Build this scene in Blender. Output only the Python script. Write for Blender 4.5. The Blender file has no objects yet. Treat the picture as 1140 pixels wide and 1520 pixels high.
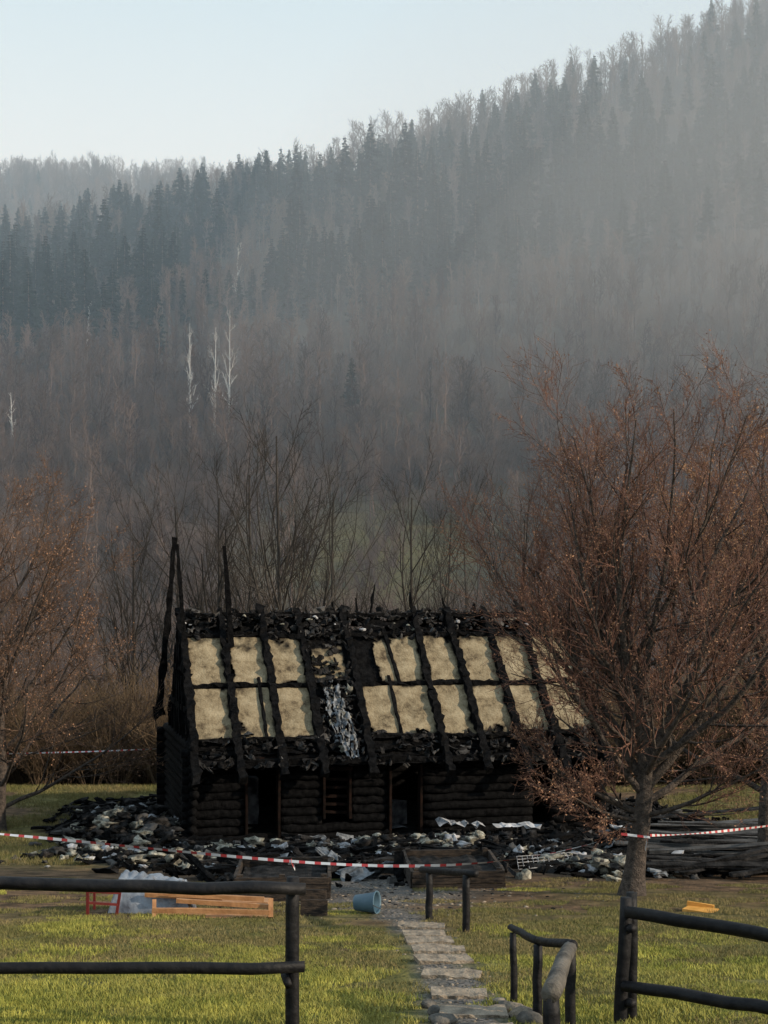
import bpy, math, numpy as np
from mathutils import Vector, Matrix, noise as mn
rng=np.random.default_rng(7)
F=2196.0
def W(px,py,D): return ((px-570)/F*D, D, (870-py)/F*D)
scene=bpy.context.scene
# ---------------- helpers
def link(o,parent=None):
    scene.collection.objects.link(o)
    if parent is not None: o.parent=parent
    return o
def empty(name,loc=(0,0,0),rz=0):
    e=bpy.data.objects.new(name,None); e.location=loc; e.rotation_euler=(0,0,rz); e.empty_display_size=.3
    return link(e)
def mesh_np(name,V,Fc,mats,parent=None,midx=None,smooth=False,attrs=None):
    V=np.asarray(V,dtype=np.float32); Fc=np.asarray(Fc,dtype=np.int32)
    me=bpy.data.meshes.new(name); k=Fc.shape[1]
    me.vertices.add(len(V)); me.vertices.foreach_set('co',V.ravel())
    me.loops.add(Fc.size); me.loops.foreach_set('vertex_index',Fc.ravel())
    me.polygons.add(len(Fc)); me.polygons.foreach_set('loop_start',np.arange(0,Fc.size,k,dtype=np.int32))
    if smooth: me.polygons.foreach_set('use_smooth',np.ones(len(Fc),dtype=bool))
    for m in mats: me.materials.append(m)
    if midx is not None: me.polygons.foreach_set('material_index',np.asarray(midx,dtype=np.int32))
    me.update(calc_edges=True)
    if attrs:
        for an,av in attrs.items():
            a=me.color_attributes.new(an,'FLOAT_COLOR','POINT')
            a.data.foreach_set('color',np.asarray(av,dtype=np.float32).ravel())
    me.validate()
    return link(bpy.data.objects.new(name,me),parent)
class B:
    def __init__(s): s.v=[];s.f=[];s.m=[]
    def add(s,vs,fs,mi=0):
        o=len(s.v); s.v+= [tuple(v) for v in vs]; s.f+=[tuple(i+o for i in f) for f in fs]; s.m+=[mi]*len(fs)
    def beam(s,p0,p1,w,h,jit=0.0,n=1,mi=0,up=(0,0,1),taper=1.0,roll=0):
        p0=Vector(p0);p1=Vector(p1);d=(p1-p0); L=d.length
        if L<1e-5: return
        d.normalize(); u=Vector(up)
        if abs(d.dot(u))>.98: u=Vector((0,1,0))
        a=d.cross(u).normalized(); b=a.cross(d).normalized()
        if roll:
            q=Matrix.Rotation(roll,3,d); a=q@a; b=q@b
        vs=[]
        for i in range(n+1):
            t=i/n; c=p0+d*L*t; k=1+(taper-1)*t
            for sx,sy in((-1,-1),(1,-1),(1,1),(-1,1)):
                j=Vector(rng.normal(0,1,3))*jit
                vs.append(c+a*sx*w/2*k+b*sy*h/2*k+j)
        fs=[]
        for i in range(n):
            for q in range(4):
                fs.append((i*4+4+q,i*4+4+(q+1)%4,i*4+(q+1)%4,i*4+q))
        fs.append((0,1,2,3)); e=n*4; fs.append((e+3,e+2,e+1,e))
        s.add(vs,fs,mi)
    def log(s,p0,p1,r,r1=None,n=6,sides=10,jit=0.0,mi=0):
        if r1 is None:r1=r
        p0=Vector(p0);p1=Vector(p1);d=(p1-p0);L=d.length;d.normalize()
        u=Vector((0,0,1)) if abs(d.z)<.9 else Vector((0,1,0))
        a=d.cross(u).normalized(); b=a.cross(d).normalized(); vs=[];ph=rng.random()*9
        for i in range(n+1):
            t=i/n;c=p0+d*L*t+Vector(rng.normal(0,1,3))*jit
            rr=r+(r1-r)*t
            if i==0 or i==n: rr*=.93
            for k in range(sides):
                an=2*math.pi*k/sides
                q=rr*(1+.05*math.sin(an*3+ph+t*4))
                vs.append(c+a*math.cos(an)*q+b*math.sin(an)*q)
        fs=[]
        for i in range(n):
            for k in range(sides):
                fs.append(((i+1)*sides+k,(i+1)*sides+(k+1)%sides,i*sides+(k+1)%sides,i*sides+k))
        fs.append(tuple(range(sides))); fs.append(tuple(n*sides+k for k in range(sides-1,-1,-1)))
        s.add(vs,fs,mi)
    def obj(s,name,mats,parent=None,smooth=False):
        me=bpy.data.meshes.new(name); me.from_pydata(s.v,[],s.f)
        for m in mats: me.materials.append(m)
        me.polygons.foreach_set('material_index',s.m)
        if smooth: me.polygons.foreach_set('use_smooth',[True]*len(s.f))
        me.update(); return link(bpy.data.objects.new(name,me),parent)
def mat(name,c1,c2,scale=3,rough=.9,bump=0,bscale=20,c3=None,spec=.3,rand=None,stretch=None,metal=0,lo=.35,hi=.65):
    m=bpy.data.materials.new(name); m.use_nodes=True; nt=m.node_tree; N=nt.nodes; Lk=nt.links
    b=N['Principled BSDF']; b.inputs['Roughness'].default_value=rough; b.inputs['Specular IOR Level'].default_value=spec
    b.inputs['Metallic'].default_value=metal
    tc=N.new('ShaderNodeTexCoord'); src=tc.outputs['Object']
    if stretch:
        mp=N.new('ShaderNodeMapping'); mp.inputs['Scale'].default_value=stretch; Lk.new(src,mp.inputs[0]); src=mp.outputs[0]
    n=N.new('ShaderNodeTexNoise'); n.inputs['Scale'].default_value=scale; n.inputs['Detail'].default_value=6; Lk.new(src,n.inputs[0])
    r=N.new('ShaderNodeValToRGB'); Lk.new(n.outputs[0],r.inputs[0])
    r.color_ramp.elements[0].position=lo; r.color_ramp.elements[0].color=(*c1,1)
    r.color_ramp.elements[1].position=hi; r.color_ramp.elements[1].color=(*c2,1)
    if c3: e=r.color_ramp.elements.new((lo+hi)/2); e.color=(*c3,1)
    out=r.outputs[0]
    if rand:
        oi=N.new('ShaderNodeObjectInfo'); mx=N.new('ShaderNodeMix'); mx.data_type='RGBA'
        Lk.new(oi.outputs['Random'],mx.inputs[0]); Lk.new(out,mx.inputs[6]); mx.inputs[7].default_value=(*rand,1); out=mx.outputs[2]
    Lk.new(out,b.inputs['Base Color'])
    if bump:
        n2=N.new('ShaderNodeTexNoise'); n2.inputs['Scale'].default_value=bscale; n2.inputs['Detail'].default_value=5; Lk.new(src,n2.inputs[0])
        bp=N.new('ShaderNodeBump'); bp.inputs['Strength'].default_value=bump; bp.inputs['Distance'].default_value=.05
        Lk.new(n2.outputs[0],bp.inputs['Height']); Lk.new(bp.outputs[0],b.inputs['Normal'])
    return m
CH=mat('charred_wood',(.001,.001,.0012),(.007,.0068,.007),9,.9,.7,30,spec=.06)
CH2=mat('charred_ash',(.003,.003,.003),(.032,.03,.029),5,.95,.8,25,spec=.08)
JAMB=mat('scorched_jamb',(.003,.0025,.002),(.014,.007,.005),6,.9,.4,spec=.08)
WOOL=mat('insulation',(.07,.065,.055),(.36,.34,.28),7,1,.9,18,c3=(.17,.16,.125))
WHITE=mat('ash_white',(.12,.12,.125),(.42,.42,.43),6,.9,.6,15)
FOIL=mat('silvery_membrane',(.03,.034,.038),(.2,.21,.22),8,.6,.8,14,spec=.25)
BLKSTAIN=mat('dark_stained_wood',(.003,.003,.004),(.012,.011,.011),10,.6,.25,18,spec=.2)
GREYLOG=mat('weathered_log',(.04,.036,.03),(.13,.115,.095),6,.85,.4,30)
OLDWOOD=mat('old_wood',(.009,.007,.006),(.05,.035,.024),8,.9,.5,30,stretch=(1,1,4))
GREYWOOD=mat('grey_boards',(.018,.017,.016),(.08,.075,.07),3,.85,.5,30)
PINE=mat('fresh_pine',(.26,.12,.045),(.38,.19,.08),6,.6,.2,20)
YPINE=mat('yellow_pine',(.45,.21,.035),(.6,.3,.07),6,.6,.1,20)
STONE=mat('step_stone',(.13,.105,.078),(.28,.225,.165),9,.9,.6,30)
RED=mat('red_paint',(.08,.012,.01),(.13,.016,.013),8,.5)
TW=mat('tape_white',(.42,.42,.42),(.52,.52,.52),2,.5)
TR=mat('tape_red',(.3,.03,.03),(.38,.04,.04),2,.5)
BLUE=mat('blue_plastic',(.05,.1,.135),(.09,.15,.19),5,.45,.1)
PLAST=mat('plastic_sheet',(.05,.055,.07),(.19,.21,.24),4,.25,.4,9,spec=.6)
BARK=mat('bark',(.03,.024,.02),(.09,.07,.056),14,.95,.8,40)
TWIGR=mat('red_twig',(.085,.043,.032),(.18,.09,.062),2,.9)
TWIGB=mat('brown_twig',(.06,.038,.027),(.15,.09,.058),2,.9)
SEED=mat('seed_cluster',(.17,.085,.048),(.34,.19,.11),1.5,.9)
SEED2=mat('orange_seed',(.22,.12,.062),(.42,.24,.125),1.5,.9)
TWIGG=mat('grey_twig',(.022,.019,.016),(.05,.042,.035),1,.95)
FORB=mat('forest_bark',(.03,.021,.02),(.08,.054,.05),.3,.95,rand=(.17,.12,.095))
BRUSH=mat('brush_twig',(.035,.024,.016),(.1,.066,.04),1,.95,rand=(.12,.08,.042))
SPR=mat('spruce_needles',(.004,.009,.007),(.012,.022,.013),.8,.95,rand=(.01,.018,.014),spec=.1)
BIRCH=mat('birch_bark',(.42,.42,.4),(.68,.66,.62),2,.8,stretch=(1,1,3))
# ---------------- terrain
yL=[-200,0,36,42,48,62,95,125,160,220,300,400,500,600,660,730,850,1000,1150,1300,2500]
zL=[22.5,-1.9,-6.29,-6.32,-6.5,-9,-12.5,-12,-6,10,35,60,90,127,148,138,160,250,309,295,200]
yR=[-200,0,36,42,48,62,95,125,160,200,300,360,450,550,650,710,800,1000,2500]
zR=[22.5,-1.9,-6.29,-6.32,-6.5,-9,-12.5,-11,-3,9,38,68,115,175,243,264,270,262,200]
def sn(x,y,s,p=0):
    return (np.sin(x/s+1.3*np.sin(y/s*1.7+p))+np.sin(y/s*1.3+1.1*np.sin(x/s*.9+2+p))+.5*np.sin((x+y)/s*2.3+p))/2.5
def ground(x,y):
    x=np.asarray(x,float);y=np.asarray(y,float)
    t=np.clip(x/(.26*np.maximum(y,80.)),-1.4,1.4); w=np.clip((t+1.0)/2.0,0,1)**1.35
    z=np.interp(y,yL,zL)*(1-w)+np.interp(y,yR,zR)*w
    amp=np.interp(y,[0,50,100,300,700,3000],[.03,.06,.8,4,6,6])
    sc=np.interp(y,[0,50,120,3000],[1,1,0,0])
    z=z+amp*(sn(x,y,1.7)*sc+sn(x,y,47,1)*(1-sc))
    return z
def path_x(y): return np.interp(y,[5,11,13.4,17,19,22],[.75,.66,.59,.43,.15,-.1])
HO=np.array([-4.67,36.0]); HA=math.radians(14)
def hloc(x,y):
    dx=x-HO[0];dy=y-HO[1]; return dx*math.cos(HA)+dy*math.sin(HA), -dx*math.sin(HA)+dy*math.cos(HA)
def sm(a,b,x): t=np.clip((x-a)/(b-a),0,1); return t*t*(3-2*t)
def masks(x,y):
    n=sn(x,y,.9)*.6+sn(x,y,.33,3)*.4
    u,v=hloc(x,y)
    du=np.maximum(np.maximum(-u,u-10.6),0); dvf=np.maximum(-v,0); dvb=np.maximum(v-6,0)
    d=np.sqrt((du/3.2)**2+(dvf/12)**2+(dvb/2.0)**2)
    soot=1-sm(.8,1.15,d+n*.14)
    lawn=1-sm(16.2,20.5,y+n*2.0+np.where(x>1,-.8,.0))
    lawn=np.maximum(lawn,sm(26,30,y)*(1-sm(52,60,y))*sm(-.25,.3,sn(x,y,1.6,5)+.3)*(1-soot)*.8)
    lawn=np.maximum(lawn,.45*sm(19,20,y)*(1-sm(24,26,y))*sm(2,3,x)*sm(-.1,.4,sn(x,y,1.1,2)))
    lawn=lawn*(1-.9*np.exp(-((x+.43)**2+(y-15.3)**2*.5)/.06))
    grav=(1-sm(.2,.32,np.abs(x-path_x(y))+n*.06))*(y<19.5)
    grav=np.maximum(grav,(1-sm(.7,1.5,np.hypot((x+.2)/1.3,(y-22.5)/2.3)+n*.2)))
    return lawn,soot,grav
xs=np.unique(np.concatenate([np.linspace(-14,14,141),np.sign(np.linspace(-1,1,161))*(14+1100*np.abs(np.linspace(-1,1,161))**2)]))
ys=np.unique(np.concatenate([np.linspace(-200,6,20),np.linspace(6,52,260),np.linspace(52,130,70),np.linspace(130,1400,160),np.linspace(1400,2500,8)]))
X,Y=np.meshgrid(xs,ys); Z=ground(X,Y)
la,so,gr=masks(X,Y)
ny,nx=X.shape; idx=np.arange(nx*ny).reshape(ny,nx)
Fc=np.stack([idx[:-1,:-1],idx[:-1,1:],idx[1:,1:],idx[1:,:-1]],-1).reshape(-1,4)
far=sm(60,90,Y)
mead=np.exp(-(((X/np.maximum(Y,1)-.0)/.07)**2))*np.exp(-((Y-192)/26)**2)+np.exp(-(((X/np.maximum(Y,1)-.04)/.05)**2))*np.exp(-((Y-300)/12)**2)
attr=np.stack([np.clip(la*(1-far)+mead*far*.75,0,1),so*(1-far),gr*(1-far),far],-1)
def ground_mat():
    m=bpy.data.materials.new('ground_soil_grass'); m.use_nodes=True; nt=m.node_tree;N=nt.nodes;Lk=nt.links
    b=N['Principled BSDF']; b.inputs['Roughness'].default_value=1; b.inputs['Specular IOR Level'].default_value=.1
    tc=N.new('ShaderNodeTexCoord')
    def nz(sc,c1,c2,lo=.35,hi=.65):
        n=N.new('ShaderNodeTexNoise'); n.inputs['Scale'].default_value=sc; n.inputs['Detail'].default_value=8; Lk.new(tc.outputs['Object'],n.inputs[0])
        r=N.new('ShaderNodeValToRGB'); Lk.new(n.outputs[0],r.inputs[0])
        r.color_ramp.elements[0].position=lo;r.color_ramp.elements[0].color=(*c1,1);r.color_ramp.elements[1].position=hi;r.color_ramp.elements[1].color=(*c2,1)
        return r.outputs[0]
    at=N.new('ShaderNodeAttribute'); at.attribute_name='mask'
    sp=N.new('ShaderNodeSeparateColor'); Lk.new(at.outputs['Color'],sp.inputs[0])
    def mix(f,a,c):
        x=N.new('ShaderNodeMix'); x.data_type='RGBA'; Lk.new(f,x.inputs[0]); Lk.new(a,x.inputs[6]); Lk.new(c,x.inputs[7]); return x.outputs[2]
    dirt=nz(3,(.045,.03,.018),(.15,.095,.055))
    grass=nz(2.5,(.06,.058,.018),(.15,.135,.045))
    forest=nz(.05,(.05,.037,.027),(.09,.068,.048))
    soot=nz(4,(.005,.005,.005),(.035,.032,.028),.4,.7)
    grav=nz(28,(.045,.04,.036),(.17,.155,.14))
    a=mix(at.outputs['Alpha'],dirt,forest); a=mix(sp.outputs[0],a,grass); a=mix(sp.outputs[1],a,soot); a=mix(sp.outputs[2],a,grav)
    Lk.new(a,b.inputs['Base Color'])
    n2=N.new('ShaderNodeTexNoise'); n2.inputs['Scale'].default_value=14; n2.inputs['Detail'].default_value=8; Lk.new(tc.outputs['Object'],n2.inputs[0])
    bp=N.new('ShaderNodeBump'); bp.inputs['Strength'].default_value=.9; bp.inputs['Distance'].default_value=.06; Lk.new(n2.outputs[0],bp.inputs['Height']); Lk.new(bp.outputs[0],b.inputs['Normal'])
    return m
mesh_np('ground',np.stack([X,Y,Z],-1).reshape(-1,3),Fc,[ground_mat()],smooth=True,attrs={'mask':attr.reshape(-1,4)})
def gz(x,y): return float(ground(x,y))
def gD(px,py,D0,D1):
    D=np.linspace(D0,D1,600); a=(px-570)/F; y=870-ground(a*D,D)/D*F; return float(D[np.argmin(np.abs(y-py))])
# ---------------- plants
def norm(a): return a/np.maximum(np.linalg.norm(a,axis=-1,keepdims=True),1e-9)
def tubes(P,R,S):
    N,K,_=P.shape
    T=np.empty_like(P); T[:,1:-1]=P[:,2:]-P[:,:-2]; T[:,0]=P[:,1]-P[:,0]; T[:,-1]=P[:,-1]-P[:,-2]; T=norm(T)
    ref=np.where(np.abs(T[...,2:3])>.9,np.array([1.,0,0]),np.array([0,0,1.]))
    A=norm(np.cross(T,ref)); Bv=np.cross(T,A)
    an=np.arange(S)*2*np.pi/S
    V=P[:,:,None]+R[:,:,None,None]*(A[:,:,None]*np.cos(an)[:,None]+Bv[:,:,None]*np.sin(an)[:,None])
    i=np.arange(N*K*S).reshape(N,K,S); j=np.roll(i,-1,2)
    f=np.stack([i[:,:-1],j[:,:-1],j[:,1:],i[:,1:]],-1).reshape(-1,4)
    return V.reshape(-1,3),f
def grow(r,P,R,n,t0,t1,ang,lr,K,up,wob,rr,rmin=.002,tp=.35,fall=.5):
    N,Kp,_=P.shape
    t=t0+(t1-t0)*(np.arange(n)[None]+r.random((N,n)))/n
    f=np.clip(t*(Kp-1),0,Kp-1.001); i=f.astype(int); fr=(f-i)[...,None]; a=np.arange(N)[:,None]
    p=P[a,i]*(1-fr)+P[a,i+1]*fr; tan=norm(P[a,i+1]-P[a,i]); rad=R[a,i]*(1-fr[...,0])+R[a,i+1]*fr[...,0]
    Lp=np.linalg.norm(np.diff(P,axis=1),axis=2).sum(1)[:,None]
    per=norm(np.cross(tan,r.normal(size=tan.shape))); an=(ang*(.6+.8*r.random((N,n))))[...,None]
    d=norm(tan*np.cos(an)+per*np.sin(an)); L=Lp*lr*(1-fall*t)*(.6+.8*r.random((N,n)))
    p=p.reshape(-1,3);d=d.reshape(-1,3);L=L.reshape(-1,1);r0=np.maximum(rad.reshape(-1)*rr,rmin)
    Q=[p]
    for k in range(K-1):
        p=p+d*L/(K-1); Q.append(p); d=norm(d+np.array([0,0,up])+wob*r.normal(size=d.shape))
    Rr=r0[:,None]*np.linspace(1,tp,K)[None]
    return np.stack(Q,1),np.maximum(Rr,rmin*.7)
def leaves(r,P,n,size,spread):
    N,K,_=P.shape
    t=r.random((N,n))*(K-1.001); i=t.astype(int); fr=(t-i)[...,None];a=np.arange(N)[:,None]
    c=(P[a,i]*(1-fr)+P[a,i+1]*fr).reshape(-1,3); c=c+r.normal(size=c.shape)*spread
    u=norm(r.normal(size=c.shape)); v=norm(np.cross(u,r.normal(size=c.shape))); s=(size*(.5+r.random(len(c))))[:,None]
    V=np.stack([c-u*s,c+v*s*.6,c+u*s,c-v*s*.6],1).reshape(-1,3)
    return V,np.arange(len(c)*4).reshape(-1,4)
def combine(parts):
    Vs=[];Fs=[];Ms=[];o=0
    for (V,f),m in parts: Vs.append(V);Fs.append(f+o);Ms.append(np.full(len(f),m));o+=len(V)
    return np.concatenate(Vs),np.concatenate(Fs),np.concatenate(Ms)
def poly(pts,r0,r1,K=12):
    pts=np.array(pts,float); t=np.linspace(0,len(pts)-1,K); P=np.stack([np.interp(t,np.arange(len(pts)),pts[:,k]) for k in range(3)],1)
    P[1:]+=rng.normal(size=P[1:].shape)*.015
    return P[None],np.linspace(r0,r1,K)[None]
def big_tree(name,base,limbs,trunk,seed,mats,nl=(9,9,7),leafn=5,leafs=.022,r0=.17,leafB=3,tr=.0028):
    r=np.random.default_rng(seed); base=np.array(base)
    TP,TRr=poly([base+np.array(q) for q in trunk],r0,.015,14)
    TRr[0,0]*=1.35
    LP=[];LR=[]
    for (h,dx,dy,dz,L,rad) in limbs:
        Hs=TP[0,:,2]-base[2]; st=np.array([np.interp(h,Hs,TP[0,:,k]) for k in range(3)])
        d=norm(np.array([dx,dy,dz],float)); p=st.copy(); Q=[p]
        for k in range(9):
            p=p+d*L/9; Q.append(p); d=norm(d+np.array([0,0,.07])+r.normal(size=3)*.07)
        LP.append(Q);LR.append(np.linspace(rad,.008,10))
    LP=np.array(LP);LR=np.array(LR)
    parts=[(tubes(TP,TRr,12),0),(tubes(LP,LR,8),0)]
    A,Ar=grow(r,LP,LR,nl[0],.12,1,.65,.42,7,.1,.08,.5,.006,fall=.45)
    A2,Ar2=grow(r,TP,TRr,16,.4,1,.7,.3,7,.1,.08,.4,.006)
    A=np.concatenate([A,A2]);Ar=np.concatenate([Ar,Ar2]); parts.append((tubes(A,Ar,4),0))
    Bp,Br=grow(r,A,Ar,nl[1],.1,1,.65,.52,5,.1,.09,.6,.004,fall=.35); parts.append((tubes(Bp,Br,3),1))
    C,Cr=grow(r,Bp,Br,nl[2],.1,1,.65,.7,3,.12,.1,.6,tr,fall=.2); parts.append((tubes(C,Cr,3),1))
    if leafn:
        parts.append((leaves(r,C,leafn,leafs,.012),2)); parts.append((leaves(r,Bp,leafB,leafs,.02),2))
    V,f,m=combine(parts); o=mesh_np(name,V-base,f,mats,midx=m); o.location=base
    return o
# main tree
tx,ty=3.63,21.7; tz=gz(tx,ty)-.05
limbs=[(1.25,-1,.2,.3,2.1,.05),(1.5,-.75,-.3,.9,3.5,.06),(1.7,-.6,.3,1,4.4,.075),(1.6,.8,.1,.9,4.8,.08),(1.4,1,.3,.5,3.8,.06),
 (1.9,.45,-.3,1.1,5.2,.08),(2.1,-.35,-.3,1.2,5.0,.07),(2.3,.1,.7,1,4.7,.06),(1.9,1,-.4,.8,4.5,.06),(2.5,.6,.3,1.3,4.9,.06),
 (1.8,.2,-1,.8,3.5,.05),(1.9,-.2,1,.8,3.7,.05),(2.8,-.4,.1,1.1,4.1,.05),(1.15,-.8,-.5,.1,1.6,.035),(1.2,.8,-.5,.3,2.4,.04),(2.7,.9,.1,.9,4.6,.05),(3.2,-.15,.2,1,4.0,.05),(2.0,-.8,0,1.0,3.8,.05),(2.4,-.6,-.5,1.1,3.9,.05),(3.4,.4,-.4,1,4.0,.05),(2.2,-.5,.5,1.2,4.4,.05),(2.9,.2,-.4,1.2,4.3,.05)]
big_tree('hornbeam_tree',(tx,ty,tz),limbs,[(0,0,0),(.1,0,.8),(.22,0,1.6),(.15,.05,2.8),(-.1,.1,4.2),(-.2,.1,5.4),(-.05,0,6.4)],3,[BARK,TWIGR,SEED],(10,8,7),2,.014,leafB=3,tr=.003)
def genlimbs(r,n,h0,h1,L):
    o=[]
    for i in range(n):
        a=i*2.4+r.random()*.6; h=h0+(h1-h0)*i/n; o.append((h,math.cos(a),math.sin(a),.5+.9*i/n,L*(1-.3*i/n)*(.85+.3*r.random()),.06))
    return o
r_=np.random.default_rng(5)
big_tree('hornbeam_tree',(7.2,28,gz(7.2,28)-.05),genlimbs(r_,16,1.2,5,4.6),[(0,0,0),(.1,0,2),(-.1,0,5),(0,0,8.2)],4,[BARK,TWIGR,SEED2],(9,8,7),3,.021,tr=.0035)
big_tree('hornbeam_tree',(-9.9,38,gz(-9.9,38)-.05),genlimbs(r_,18,.6,6,5.0),[(0,0,0),(.1,0,2),(-.1,0,5),(0,0,8.6)],6,[BARK,TWIGB,SEED],(10,8,7),1,.022,tr=.004)
# valley bare trees, individually standing
def bare_tree(name,x,y,h,seed,m,lean=.0,forks=6,mul=1.,rad=.2,nn=(8,7,6),tw=.012):
    r=np.random.default_rng(seed)
    T,Rr=poly([(0,0,-.3),(lean*.3,0,h*.25),(lean*.6,0,h*.5),(lean,0,h*.97)],rad,.03,12)
    A,Ar=grow(r,T,Rr,forks*3,.16,.97,.55,.48*mul,8,.12,.08,.6,tw*1.5)
    Bp,Br=grow(r,A,Ar,nn[0],.15,1,.55,.5,6,.09,.09,.6,tw)
    C,Cr=grow(r,Bp,Br,nn[1],.1,1,.6,.55,3,.06,.12,.6,tw*.75,fall=.3)
    V,f,mm=combine([(tubes(T,Rr,8),0),(tubes(A,Ar,5),0),(tubes(Bp,Br,3),0),(tubes(C,Cr,3),0)])
    o=mesh_np(name,V,f,[m]); o.location=(x,y,gz(x,y)); return o
for i,(px,D,top) in enumerate([(425,62,630),(375,66,690),(325,64,725),(285,70,740),(610,68,725),(650,84,760),(770,70,760),(490,74,720),(200,64,800),(870,75,740),(1090,62,720),(700,92,780)]):
    x=(px-570)/F*D; h=(870-top)/F*D-gz(x,D)
    bare_tree('bare_alder_tree',x,D,h,20+i,TWIGG,lean=rng.normal()*.5,mul=1.05,rad=.17,tw=.009)
for i,(px,bot,hp) in enumerate([(282,640,165),(340,640,185),(318,645,165),(350,455,95),(18,650,70),(128,520,75)]):
    D=gD(px,bot,150,550); x=(px-570)/F*D; h=hp/F*D
    bare_tree('birch_tree',x,D,h,60+i,BIRCH,lean=rng.normal()*.4,mul=.42,rad=.26,tw=.013*D/220,nn=(4,4,3),forks=4)
# ---- instanced forest
def instancer(name,srcs,pts,scales,follow=False,yaw=True):
    n=len(pts); which=rng.integers(0,len(srcs),n)
    for k,src in enumerate(srcs):
        p=pts[which==k]; s=scales[which==k][:,None]; m=len(p)
        if m==0: continue
        a=rng.random(m)*2*np.pi if yaw else np.zeros(m)
        V=np.empty((m,4,3))
        for q in range(4):
            an=a+np.pi/4+q*np.pi/2; V[:,q,0]=p[:,0]+np.cos(an)*s[:,0]*.7071; V[:,q,1]=p[:,1]+np.sin(an)*s[:,0]*.7071
            V[:,q,2]=p[:,2] if not follow else ground(V[:,q,0],V[:,q,1])
        o=mesh_np(name,V.reshape(-1,3),np.arange(m*4).reshape(-1,4),[])
        o.instance_type='FACES'; o.use_instance_faces_scale=True; o.instance_faces_scale=1; o.show_instancer_for_render=False
        src.parent=o
def far_decid(seed,wd=1.0):
    r=np.random.default_rng(seed); T,Rr=poly([(0,0,-.03),(.01,0,.3),(-.01,.01,.6),(0,0,1)],.017,.004,7)
    A,Ar=grow(r,T,Rr,14,.38,.97,.55,.27*wd,4,.2,.08,.6,.0045)
    Bp,Br=grow(r,A,Ar,5,.15,1,.6,.55,3,.14,.1,.7,.003)
    C,Cr=grow(r,Bp,Br,4,.1,1,.6,.65,2,.06,.12,.7,.0022,fall=.2)
    V,f,m=combine([(tubes(T,Rr,5),0),(tubes(A,Ar,3),0),(tubes(Bp,Br,3),0),(tubes(C,Cr,3),0)])
    return mesh_np('bare_tree_form',V,f,[FORB])
def spruce(seed,low=.1,wid=.17):
    r=np.random.default_rng(seed); T,Rr=poly([(0,0,-.03),(0,0,.5),(0,0,1)],.012,.002,6)
    T[0,:,:2]*=.2
    V=[]
    for i in range(30):
        t=low+(1-low)*(i/30)**.9; L=wid*(1-t)**.75*(.6+.6*r.random())+.012
        for k in range(9):
            if r.random()<.15: continue
            a=r.random()*6.28; d=np.array([math.cos(a),math.sin(a),0]); s=np.array([-d[1],d[0],0]); l=L*(.5+.7*r.random())
            for j in range(4):
                q=j/4; c=d*l*(q+.15)+np.array([0,0,t-.35*l*q+.15*l*q*q]); w=l*.34*(1.1-q)
                for sg in (-1,1):
                    tip=c+s*sg*w+d*l*.22+np.array([0,0,-.1*l-.25*w])
                    V+= [c,c+d*l*.34,tip,tip+np.array([0,0,-.018])]
    V=np.array(V); f=np.arange(len(V)).reshape(-1,4)
    V,f,m=combine([(tubes(T,Rr,5),0),((V,f),1)])
    return mesh_np('spruce_form',V,f,[FORB,SPR],midx=m)
N=12500
yy=95+ (1220-95)*rng.random(N)**.85; xx=(rng.random(N)*2-1)*(.3*yy+30)
a=xx/yy
md=np.exp(-(((a-.0)/.075)**2))*(np.exp(-((yy-190)/28)**2)+ .8*np.exp(-((yy-150)/26)**2))+np.exp(-(((a-.04)/.05)**2))*np.exp(-((yy-297)/18)**2)
keep=rng.random(N)>md*1.3
dens=np.interp(yy,[80,150,300,600,1080],[.35,.5,.6,.8,.95])*(.75+.5*(sn(xx,yy,22,6)>-.2)); keep&=rng.random(N)<dens
keep&=~((a<-.1)&(yy>690)&(yy<900))
xx,yy,a=xx[keep],yy[keep],a[keep]
zz=ground(xx,yy)
con=np.zeros(len(xx))
con=np.where((a<-.05)&(yy>500)&(yy<700),.4+.55*sn(xx,yy,55,3),con); con=np.where((a<-.14)&(yy>400)&(yy<=500),.3,con)
con=np.where((a>=-.08)&(yy>400)&(yy<640),.3+.6*sn(xx,yy,40,1),con)
con=np.where(yy>900,.06,con); con=np.where((a>.0)&(yy>620),.02,con)
con=np.where(yy<380,.002,con)
isc=rng.random(len(xx))<con
P=np.stack([xx,yy,zz],1)
hc=(17+8*rng.random(len(xx)))*np.where(rng.random(len(xx))<.2,1.25,1)*np.where(yy<380,.65,1)
hd=np.interp(yy,[80,150,260,380,500,610,680,1000],[8,9,12,13,12,15,21,24])*(.55+.7*rng.random(len(xx)))
# emergent conifers standing clear of the canopy
ex=[];eh=[]
for px,bot,hp in ((155,440,130),(148,445,105),(235,410,122),(222,418,100),(248,415,96),(110,478,120),(68,490,126),(15,495,132),(185,482,118),(315,415,64),(395,355,118),(380,345,95),(412,352,88),(440,370,115),(440,310,85),(475,340,100),(512,335,118),(550,330,132),(602,335,138),(586,330,100),(570,310,95),(522,630,88),(835,305,120),(870,300,130),(910,280,110),(330,350,85),(215,425,95),(40,500,105),(90,400,85),(130,350,70),(300,330,80),(760,390,100),(1050,260,95),(965,340,90),(640,330,100),(690,300,90),(740,300,90),(270,480,62),(340,480,72),(375,470,64),(305,475,68),(225,500,76),(855,310,95),(1000,310,90),(355,478,60),(325,478,58),(620,345,110),(660,350,95),(800,330,100),(535,345,95),(5,480,110),(55,480,100),(200,470,90),(262,430,80)):
    D=gD(px,bot,150,680); x=(px-570)/F*D; ex.append((x,D,gz(x,D))); eh.append(hp/F*D*1.14)
instancer('spruce_forest',[spruce(1),spruce(2,.3,.15),spruce(3,.05,.19)],np.concatenate([P[isc],np.array(ex)]),np.concatenate([hc[isc],np.array(eh)]))
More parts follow.
